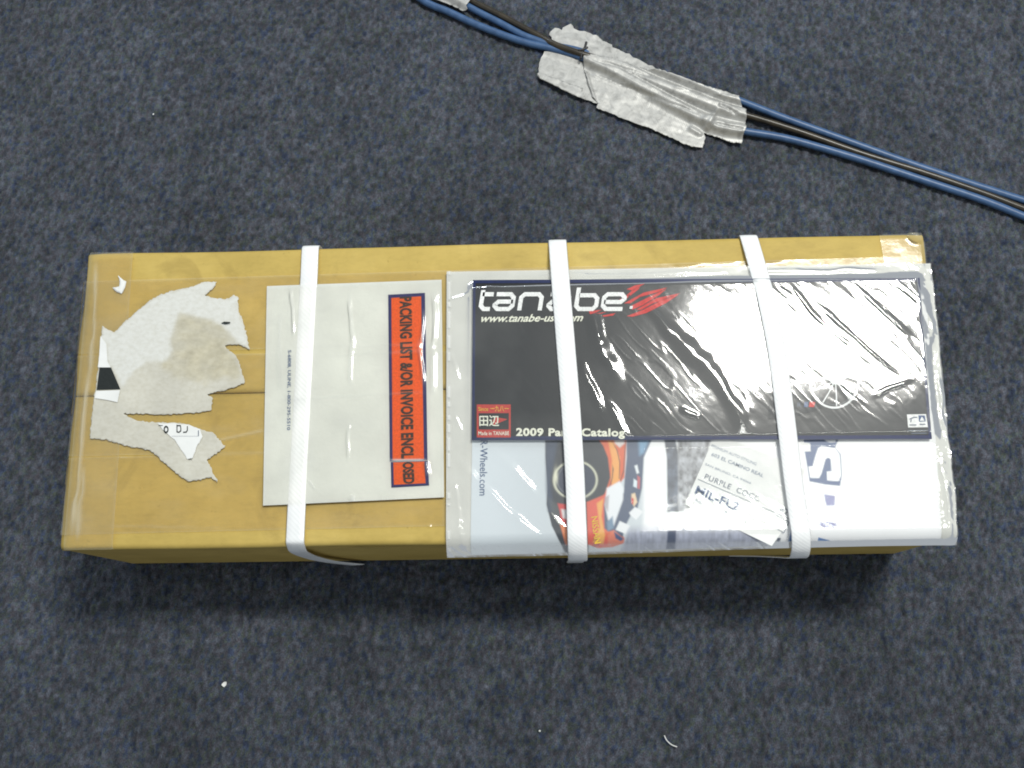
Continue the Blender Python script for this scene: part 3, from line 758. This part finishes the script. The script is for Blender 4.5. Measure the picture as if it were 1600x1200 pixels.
# red square emblem
flat('emblem_frame', [(745, 683.5), (798, 683.5), (798, 632), (745, 632)], zc-.0001, m_redd, cat)
flat('emblem_field', [(748, 671), (795, 671), (795, 645.5), (748, 645.5)], zc, m_black, cat)
flat('emblem_slash', [(770, 665), (793, 655), (776, 652), (770, 656)], zc+.0001, m_redd, cat)
lettering('Since', (747.5, 642), (763, 642), (747.5, 636), zc+.0001, m_yellow, cat)
lettering('\u4e00\u4e5d\u516b\u4e00', (766, 643), (795, 643), (766, 634), zc+.0001, m_yellow, cat)
lettering('\u7530\u8fba', (749, 666), (780, 666), (749, 649), zc+.0002, m_cream, cat, .015)
lettering('Made in TANABE', (747.5, 680), (795.5, 680), (747.5, 674), zc+.0001, m_cream, cat, .01)
# small two-tone mark at the right foot of the cover
flat('emblem_frame', [(1419, 668), (1450, 667.5), (1447, 647), (1417, 647.5)], zc-.0001, m_white, cat)
flat('emblem_field', [(1436, 659), (1446.5, 658.5), (1445, 649), (1435, 649)], zc, m_slate, cat)
flat('emblem_slash', [(1437, 657.5), (1445, 657.5), (1440.5, 651)], zc+.0001, m_white, cat)
stroke([[(1421, 655), (1428, 652), (1433, 652)], [(1421, 664), (1432, 664)], [(1437, 663), (1446, 663)], [(1424, 655), (1423, 660)]], 1.5, fn, zc+.0001, m_glue, cat, 'emblem_line')
stroke([[(1418, 673), (1450, 672.5)], [(1424, 677), (1448, 676.7)]], .8, fn, zc, m_greyink, cat, 'small_print')
# alloy wheel pictured on the cover
m_wheel = ink('printed_silver', (.80, .82, .82))
m_wheel2 = ink('printed_dark_silver', (.14, .155, .165))
cx, cy, rx, ry = 1303.5, 594, 38, 43
el = lambda k, a: (cx+rx*k*math.cos(a), cy+ry*k*math.sin(a))
stroke([[el(1, a) for a in np.linspace(0, 2*math.pi, 49)]], 3.4, fn, zc, m_wheel, cat, 'printed_wheel')
stroke([[el(.9, a) for a in np.linspace(0, 2*math.pi, 49)]], 1.2, fn, zc, m_wheel2, cat, 'printed_wheel')
for k in range(10):
    a = 2*math.pi*(k+.3)/10
    stroke([[el(.12, a-.3), el(.5, a-.05), el(.94, a+.02)]], 2.0, fn, zc+.0001, m_wheel, cat, 'printed_wheel')
flat('printed_wheel', [el(.16, a) for a in np.linspace(0, 2*math.pi, 13)[:-1]], zc+.0002, m_wheel, cat)
# dark car body behind the wheel, barely lighter than the cover
flat('printed_car', [(1200, 655), (1205, 600), (1262, 592), (1268, 620), (1285, 638), (1240, 652)], zc-.00015, ink('printed_charcoal', (.035, .038, .042)), cat)
lettering('R', (1246, 636), (1252, 636), (1246, 629), zc, m_glue, cat, .01)
flat('printed_badge', [(1256, 636), (1262, 636), (1263, 628), (1257, 628)], zc, m_slate, cat)
flat('printed_badge', [(1264, 636), (1272, 636), (1274, 628), (1265, 628)], zc, m_red, cat)

# pouch front: clear film with its wrinkles
qa = [to_plane(a, b, Zc)[:2] for a, b in cq]
cxl = (qa[0][0]+qa[3][0])/2; cxr = (qa[1][0]+qa[2][0])/2; cyb = qa[0][1]; cyt = qa[2][1]
ridges = []
def rg(a, b, h, wd, hh=0): ridges.append((to_plane(*a, Zc), to_plane(*b, Zc), h, wd, hh))
rg((1035, 478), (1188, 700), .00085, .0050)
rg((1000, 455), (1060, 540), .0008, .0022)
rg((918, 470), (965, 610), .0007, .0042)
rg((905, 560), (945, 650), .0006, .0034)
rg((925, 480), (940, 540), .0008, .0022)
rg((945, 620), (985, 690), .0005, .0018)
rg((1060, 640), (1095, 650), .0004, .0012)
rg((752, 447), (785, 440), .0002, .0016)
rg((700, 540), (722, 600), .0004, .0012); rg((706, 640), (722, 680), .00035, .0012); rg((700, 470), (735, 455), .0006, .001)
rg((690, 690), (835, 840), .0007, .0024); rg((760, 690), (850, 780), .0006, .0024); rg((800, 800), (850, 842), .0005, .0016); rg((706, 740), (724, 830), .0004, .0014)
rg((712, 800), (728, 860), .0005, .0012)
rg((860, 800), (890, 830), .0003, .0012)
for i in range(22):
    a = random.uniform(1180, 1400); b_ = random.uniform(425, 610); L = random.uniform(30, 90)
    rg((a, b_), (a+L*.75, b_+L*.62), random.uniform(.00003, .00011), random.uniform(.001, .0022))
for i in range(6):
    a = random.uniform(780, 1180); b_ = random.uniform(450, 670); L = random.uniform(20, 70)
    rg((a, b_), (a+L*.35, b_+L), random.uniform(.00003, .00012), random.uniform(.001, .002))
rg((1270, 470), (1410, 590), .0003, .0014); rg((1330, 440), (1425, 530), .0003, .0016); rg((1360, 620), (1430, 590), .0003, .0012)
rg((1230, 440), (1290, 510), .0003, .0014); rg((1440, 425), (1462, 560), .0010, .0022, .10); rg((1466, 560), (1480, 700), .0008, .002, .10); rg((1475, 700), (1488, 840), .0010, .0024, .10)
rg((1150, 425), (1420, 420), .0007, .0016, .1); rg((760, 432), (1150, 424), .0005, .0014, .05)
def film_off(X, S, U, V):
    cover = smooth(cxl-.006, cxl+.001, X)*(1-smooth(cxr-.001, cxr+.006, X))*smooth(cyb-.007, cyb+.001, S)*(1-smooth(cyt-.001, cyt+.006, S))
    base = .0018+.0024*cover
    th = math.radians(-52)
    al = X*math.cos(th)+S*math.sin(th); ac = -X*math.sin(th)+S*math.cos(th)
    wr = fbm(al/.045, ac/.0095, 90, 3)*.000085+fbm(X/.07, S/.06, 93, 2)*.0008+fbm(X/.008, S/.007, 95, 2)*.00003
    ch = np.abs(fbm(al/.03, ac/.006, 97, 2)); wr += np.exp(-(ch/.05)**2)*.00003
    for (a, b_, h, wd, hh) in ridges: wr = wr+ridge(X, S, a, b_, h, wd, .3, int(abs(a[0])*1e4) % 97)
    mr = smooth(.955, .985, U); wr += mr*fbm(X/.007, S/.009, 99, 3)*.0015
    return base+wr
def film_haze(X, S, U, V):
    h = np.clip(fbm(X/.03, S/.03, 101, 3)*.10, 0, 1)
    mg = np.maximum(np.maximum(smooth(.055, .04, U), smooth(.96, .975, U)), smooth(cyt+.001, cyt+.004, S))
    h = h+mg*.22
    for (a, b_, hgt, wd, hh) in ridges:
        if hh: h = h+ridge(X, S, a, b_, hh, wd, .3, 3)
    # heat-sealed dots down the left seam
    h = h+np.exp(-((U-.006)/.003)**2)*.5*(vnoise(S/.0028, S*0, 5) > .45)
    return np.clip(h, 0, .8)
wrapped('clear_front', pl, pr, pt, .0095, .0050, .0, m_film, pouch, .00055, film_off, film_haze, rag=.002)

# ------------------------------------------------------------------ straps
def strap(name, top, front, wd, label, order, back=True):
    """flat plastic strap: px points across the top, then points on the front face"""
    pts = []; zs = BH+.0078
    for i, (a, b_) in enumerate(top):
        lift = .0060 if a > 840 else .0025
        if a > 840: lift = .0078 if b_ > 425 else (.0040 if b_ > 400 else .0014)
        pts.append(to_plane(a, b_, BH+lift))
    first = pts[0]
    P = [np.array([first[0]-(pts[1][0]-first[0])*.03, BD/2+.0022, .006]), np.array([first[0], BD/2+.0022, BH*.6]), np.array([first[0], BD/2+.0022, BH-.005]), np.array([first[0], BD/2-.001, BH+.0012])]+pts[1:]
    last = P[-1]; dx = last[0]-P[-2][0]
    if order:
        yc = -BD/2+RF-.0035; zc_ = BH+.0026-RF; rs = RF+.0058
        P += [np.array([last[0]+dx*(.3+.15*k), yc-rs*math.sin(a), zc_+rs*math.cos(a)]) for k, a in enumerate((.12, .45, .8, 1.1))]
        P += [P[-1]+np.array([dx*.1, -.0026, -.008])]
        P += [P[-1]+np.array(q) for q in front]
    else:
        P += [np.array([last[0]+dx*.25, -BD/2+.002, BH+.0018])]+[to_front(a, b_, yf) for a, b_, yf in front]
    # smooth path
    Q = []
    for i in range(len(P)-1):
        k = 7
        p0 = P[max(i-1, 0)]; p1 = P[i]; p2 = P[i+1]; p3 = P[min(i+2, len(P)-1)]
        t1 = (p2-p0)*.5; t2 = (p3-p1)*.5; L = np.linalg.norm(p2-p1)
        for v_ in (t1, t2):
            l = np.linalg.norm(v_)
            if l > L*.9: v_ *= L*.9/l
        for j in range(k):
            t_ = j/k; h1 = 2*t_**3-3*t_**2+1; h2 = t_**3-2*t_**2+t_; h3 = -2*t_**3+3*t_**2; h4 = t_**3-t_**2
            Q.append(h1*p1+h2*t1+h3*p2+h4*t2)
    Q.append(P[-1]); Q = np.array(Q); V = []; F = []
    for i, p in enumerate(Q):
        t_ = Q[min(i+1, len(Q)-1)]-Q[max(i-1, 0)]; t_ /= np.linalg.norm(t_)
        s = np.array([1.0, 0, 0])-t_[0]*t_; s /= np.linalg.norm(s); n = np.cross(t_, s)
        for a, b_ in ((-1, 0), (-.9, 1), (-.3, 1.15), (.3, 1.15), (.9, 1), (1, 0)):
            V.append(p+s*a*wd/2+n*b_*.0005)
    for i in range(len(Q)-1):
        for j in range(6):
            F.append((i*6+j, i*6+(j+1) % 6, (i+1)*6+(j+1) % 6, (i+1)*6+j))
    F += [tuple(range(6)), tuple((len(Q)-1)*6+j for j in range(6))]
    me = mesh(name, V, F); bm = bmesh.new(); bm.from_mesh(me); bmesh.ops.recalc_face_normals(bm, faces=bm.faces); bm.to_mesh(me); bm.free()
    o = link(name, me, m_strap, None, True)
    return tag(o, label, 'strap', 'white straps round the parcel')
strap('plastic_strap', [(484.5, 383), (483, 430), (478, 520), (472, 630), (466, 740), (461.5, 835)], [(466, 861.5, -BD/2-.0022), (492, 872, -BD/2-.003), (522, 878, -BD/2-.003), (560, 882, -BD/2-.003)], .0118, 'white plastic strap across the packing list envelope, twisting aside at the front edge', 0)
strap('plastic_strap', [(871, 373), (875, 430), (884, 540), (892, 640), (898, 740), (901, 815)], [(0, .001, -.015), (0, .0035, -.05), (0, .006, -.095)], .0122, 'white plastic strap crossing the middle of the wordmark on the black catalogue', 1)
strap('plastic_strap', [(1170, 367), (1183, 415), (1197, 465), (1213, 545), (1226, 640), (1238, 740), (1248, 812)], [(-.004, .0012, -.012), (-.014, .0035, -.03), (-.030, .006, -.055)], .0118, 'white plastic strap kinked over the glare near the catalogue wheel picture', 1)

# ------------------------------------------------------------------ cables and duct tape
ZC = .0034
cables = []
def cable(pts, mat, r, label, zz_=None):
    P = []
    for i, p in enumerate(pts):
        z = p[2] if len(p) > 2 else ZC
        P.append(to_plane(p[0], p[1], z))
    o, c = tube('cable', P, r, mat)
    cables.append(c)
    tag(o, label, 'cable', 'cables running under the duct tape')
inn = .0040
cable([(600, -48), (660, 0), (700, 18), (740, 36.5), (780, 52.5), (820, 66), (862, 76), (905, 88, inn), (960, 112, inn), (1020, 145, inn), (1080, 178, inn), (1125, 198, inn), (1166, 205.5), (1225, 215.5), (1287, 232), (1350, 251), (1444, 282), (1537, 313), (1600, 338), (1700, 378)], m_cableb, .0030,
      'blue cable, the lowest of the three where they leave the duct tape to the right')
cable([(640, -45), (700, -10), (737, 13), (780, 35), (820, 56), (862, 70), (895, 77, .003), (925, 85, -.002), (960, 93, -.002), (1020, 112, -.002), (1080, 132, 0), (1130, 148, inn), (1163, 160), (1225, 184), (1319, 218), (1412, 251.5), (1506, 283), (1600, 313), (1700, 345)], m_cableb, .0028,
      'blue cable, the uppermost of the three where they leave the duct tape to the right')
cable([(650, -60), (712, -14), (742, 4), (780, 23), (840, 55), (868, 70, .006), (905, 83, .007), (960, 100, inn), (1020, 128, inn), (1080, 152, inn), (1130, 170, inn), (1166, 180), (1200, 190), (1256, 208), (1350, 241), (1444, 270), (1537, 302), (1600, 326), (1700, 362)], m_cablek, .0026,
      'black cable running between the two blue ones to the right of the duct tape')
def tape_height(x, y, base, lift, wd):
    h = np.zeros(np.shape(x))
    for c in cables:
        cc = c[(c[:, 0] > np.min(x)-.02) & (c[:, 0] < np.max(x)+.02)]
        d2 = np.full(np.shape(x), 1.0)
        for i in range(len(cc)-1):
            ax, ay = cc[i][:2]; bx, by = cc[i+1][:2]
            t_ = np.clip(((x-ax)*(bx-ax)+(y-ay)*(by-ay))/((bx-ax)**2+(by-ay)**2), 0, 1)
            d2 = np.minimum(d2, (x-ax-t_*(bx-ax))**2+(y-ay-t_*(by-ay))**2)
        d = np.sqrt(d2)
        h = np.maximum(h, lift*np.exp(-(np.maximum(d-.0018, 0)/wd)**2))
    return base+h
K = lambda L: [(820+x/4.21, 30+y/4.21) for x, y in L]
def wk(L, z): return [tuple(to_plane(a, b, z)[:2]) for a, b in K(L)]
dt = empty('duct_tape_patch', 'wrinkled silver duct tape patch holding the cables to the carpet, above the parcel', 'duct tape')
back = wk([(160, 100), (165, 82), (200, 55), (245, 70), (270, 42), (300, 30), (340, 65), (430, 90), (500, 125), (600, 190), (700, 235), (800, 290), (900, 340), (1000, 380), (1100, 415), (1200, 440), (1260, 470), (1350, 488), (1410, 500), (1425, 560), (1300, 600), (1000, 520), (700, 420), (500, 340), (380, 290), (250, 240), (165, 190), (180, 140)], .002)
th = math.radians(-24)
def wrk(x, y, seed, amp):
    al = x*math.cos(th)+y*math.sin(th); ac = -x*math.sin(th)+y*math.cos(th)
    return (fbm(al/.03, ac/.006, seed, 3)*.9+fbm(al/.006, ac/.012, seed+1, 3)*.6)*amp
sheet('tape_layer', jag(back, .0008, .0022, 11), lambda x, y: .0016+wrk(x, y, 120, .0008), m_duct, dt, .0013)
low = wk([(108, 250), (130, 215), (200, 225), (300, 250), (400, 300), (520, 360), (520, 560), (470, 552), (400, 530), (300, 490), (200, 440), (100, 392), (80, 370), (92, 345), (95, 290)], .0024)
sheet('tape_layer', jag(low, .0005, .0022, 12), lambda x, y: tape_height(x, y, .0022, .0012, .004)+wrk(x, y, 130, .0005), m_duct, dt, .0013)
main = wk([(385, 262), (400, 235), (480, 250), (600, 280), (760, 320), (900, 350), (1050, 400), (1200, 455), (1290, 480), (1400, 520), (1420, 560), (1455, 605), (1452, 700), (1430, 812), (1330, 792), (1250, 765), (1180, 737), (1192, 772), (1170, 840), (1100, 832), (1000, 790), (850, 720), (700, 665), (560, 610), (470, 572), (482, 545), (440, 500), (415, 420), (392, 320)], .005)
def main_h(x, y):
    h = tape_height(x, y, .0030, .0056, .0034)+wrk(x, y, 140, .0008)
    for a, b_, hh, wd in (((390, 265), (1420, 560), -.0008, .0010), ((400, 330), (465, 560), .0018, .0011), ((420, 340), (1150, 640), -.0014, .0009), ((1180, 730), (1250, 640), .0030, .0022), ((1240, 690), (1440, 740), -.0016, .0010),
                          ((1150, 690), (1280, 600), .0022, .0020), ((1270, 560), (1400, 640), -.002, .0012), ((1080, 700), (1170, 760), .002, .0020), ((430, 345), (700, 455), .0010, .0016), ((960, 450), (1400, 540), .0012, .0012)):
        a, b_ = K([a, b_]); h = h+ridge(x, y, to_plane(*a, .005), to_plane(*b_, .005), hh, wd, .15, 7)
    return h
sheet('tape_layer', jag(main, .0006, .002, 13), main_h, m_duct, dt, .0010, .0003)
# rolled lower lip of the tape
lip = wk([(80, 362), (92, 350), (200, 390), (300, 425), (385, 455), (375, 470), (400, 528), (300, 488), (200, 438), (100, 390)], .004)
sheet('tape_layer', jag(lip, .0004, .0022, 14), lambda x, y: .0042+wrk(x, y, 150, .0008), m_duct, dt, .0013, .0003)
# dark wire knotted round the cables at the tape's left end
kp = K([(405, 150), (395, 185), (378, 215), (368, 262)])
tube('wire_tie', [to_plane(*p, .0085) for p in kp], .0010, m_tie, dt, 8, .001)
kp = K([(415, 185), (380, 200), (350, 205)])
tube('wire_tie', [to_plane(*p, .0095) for p in kp], .0009, m_tie, dt, 8, .001)
# second piece of tape at the picture's upper edge
t2 = [tuple(to_plane(a, b_, .006)[:2]) for a, b_ in [(680, -22), (740, -16), (735, 2), (728, 10), (731, 14), (723, 16), (712, 10), (696, 3), (672, -6)]]
o = sheet('duct_tape_piece', jag(t2, .0007, .0018, 15), lambda x, y: tape_height(x, y, .0030, .0050, .004)+wrk(x, y, 160, .0012), m_duct, None, .001, .0003)
tag(o, 'small torn end of silver tape wrapped on the cables at the photo\'s top edge', 'duct tape')

# ------------------------------------------------------------------ litter on the carpet
def scrap(px, py, r, label, seed, z=.0012):
    c = to_plane(px, py, z)
    P = [(c[0]+r*math.cos(a)*random.uniform(.6, 1.2), c[1]+r*math.sin(a)*random.uniform(.5, 1.1)) for a in np.linspace(0, 2*math.pi, 9)[:-1]]
    o = sheet('paper_crumb', P, lambda x, y: z+.0006*np.sin(x*900+seed), m_label, None, .0008, .0003)
    tag(o, label, 'paper crumb')
scrap(350, 1069, .0021, 'white paper crumb on the carpet below the left end of the parcel', 1)
scrap(239, 178, .0009, 'tiny pale crumb on the carpet beyond the upper left of the parcel', 2)
scrap(843, 1142, .0008, 'tiny grey crumb on the carpet below the middle of the parcel', 3)
o, _ = tube('lint_thread', [to_plane(a, b_, .0016) for a, b_ in [(1038, 1149), (1042, 1157), (1050, 1164), (1058, 1167)]], .0004, m_label, None, 6, .001)
tag(o, 'short pale lint thread on the carpet near the bottom right of the photo', 'lint')
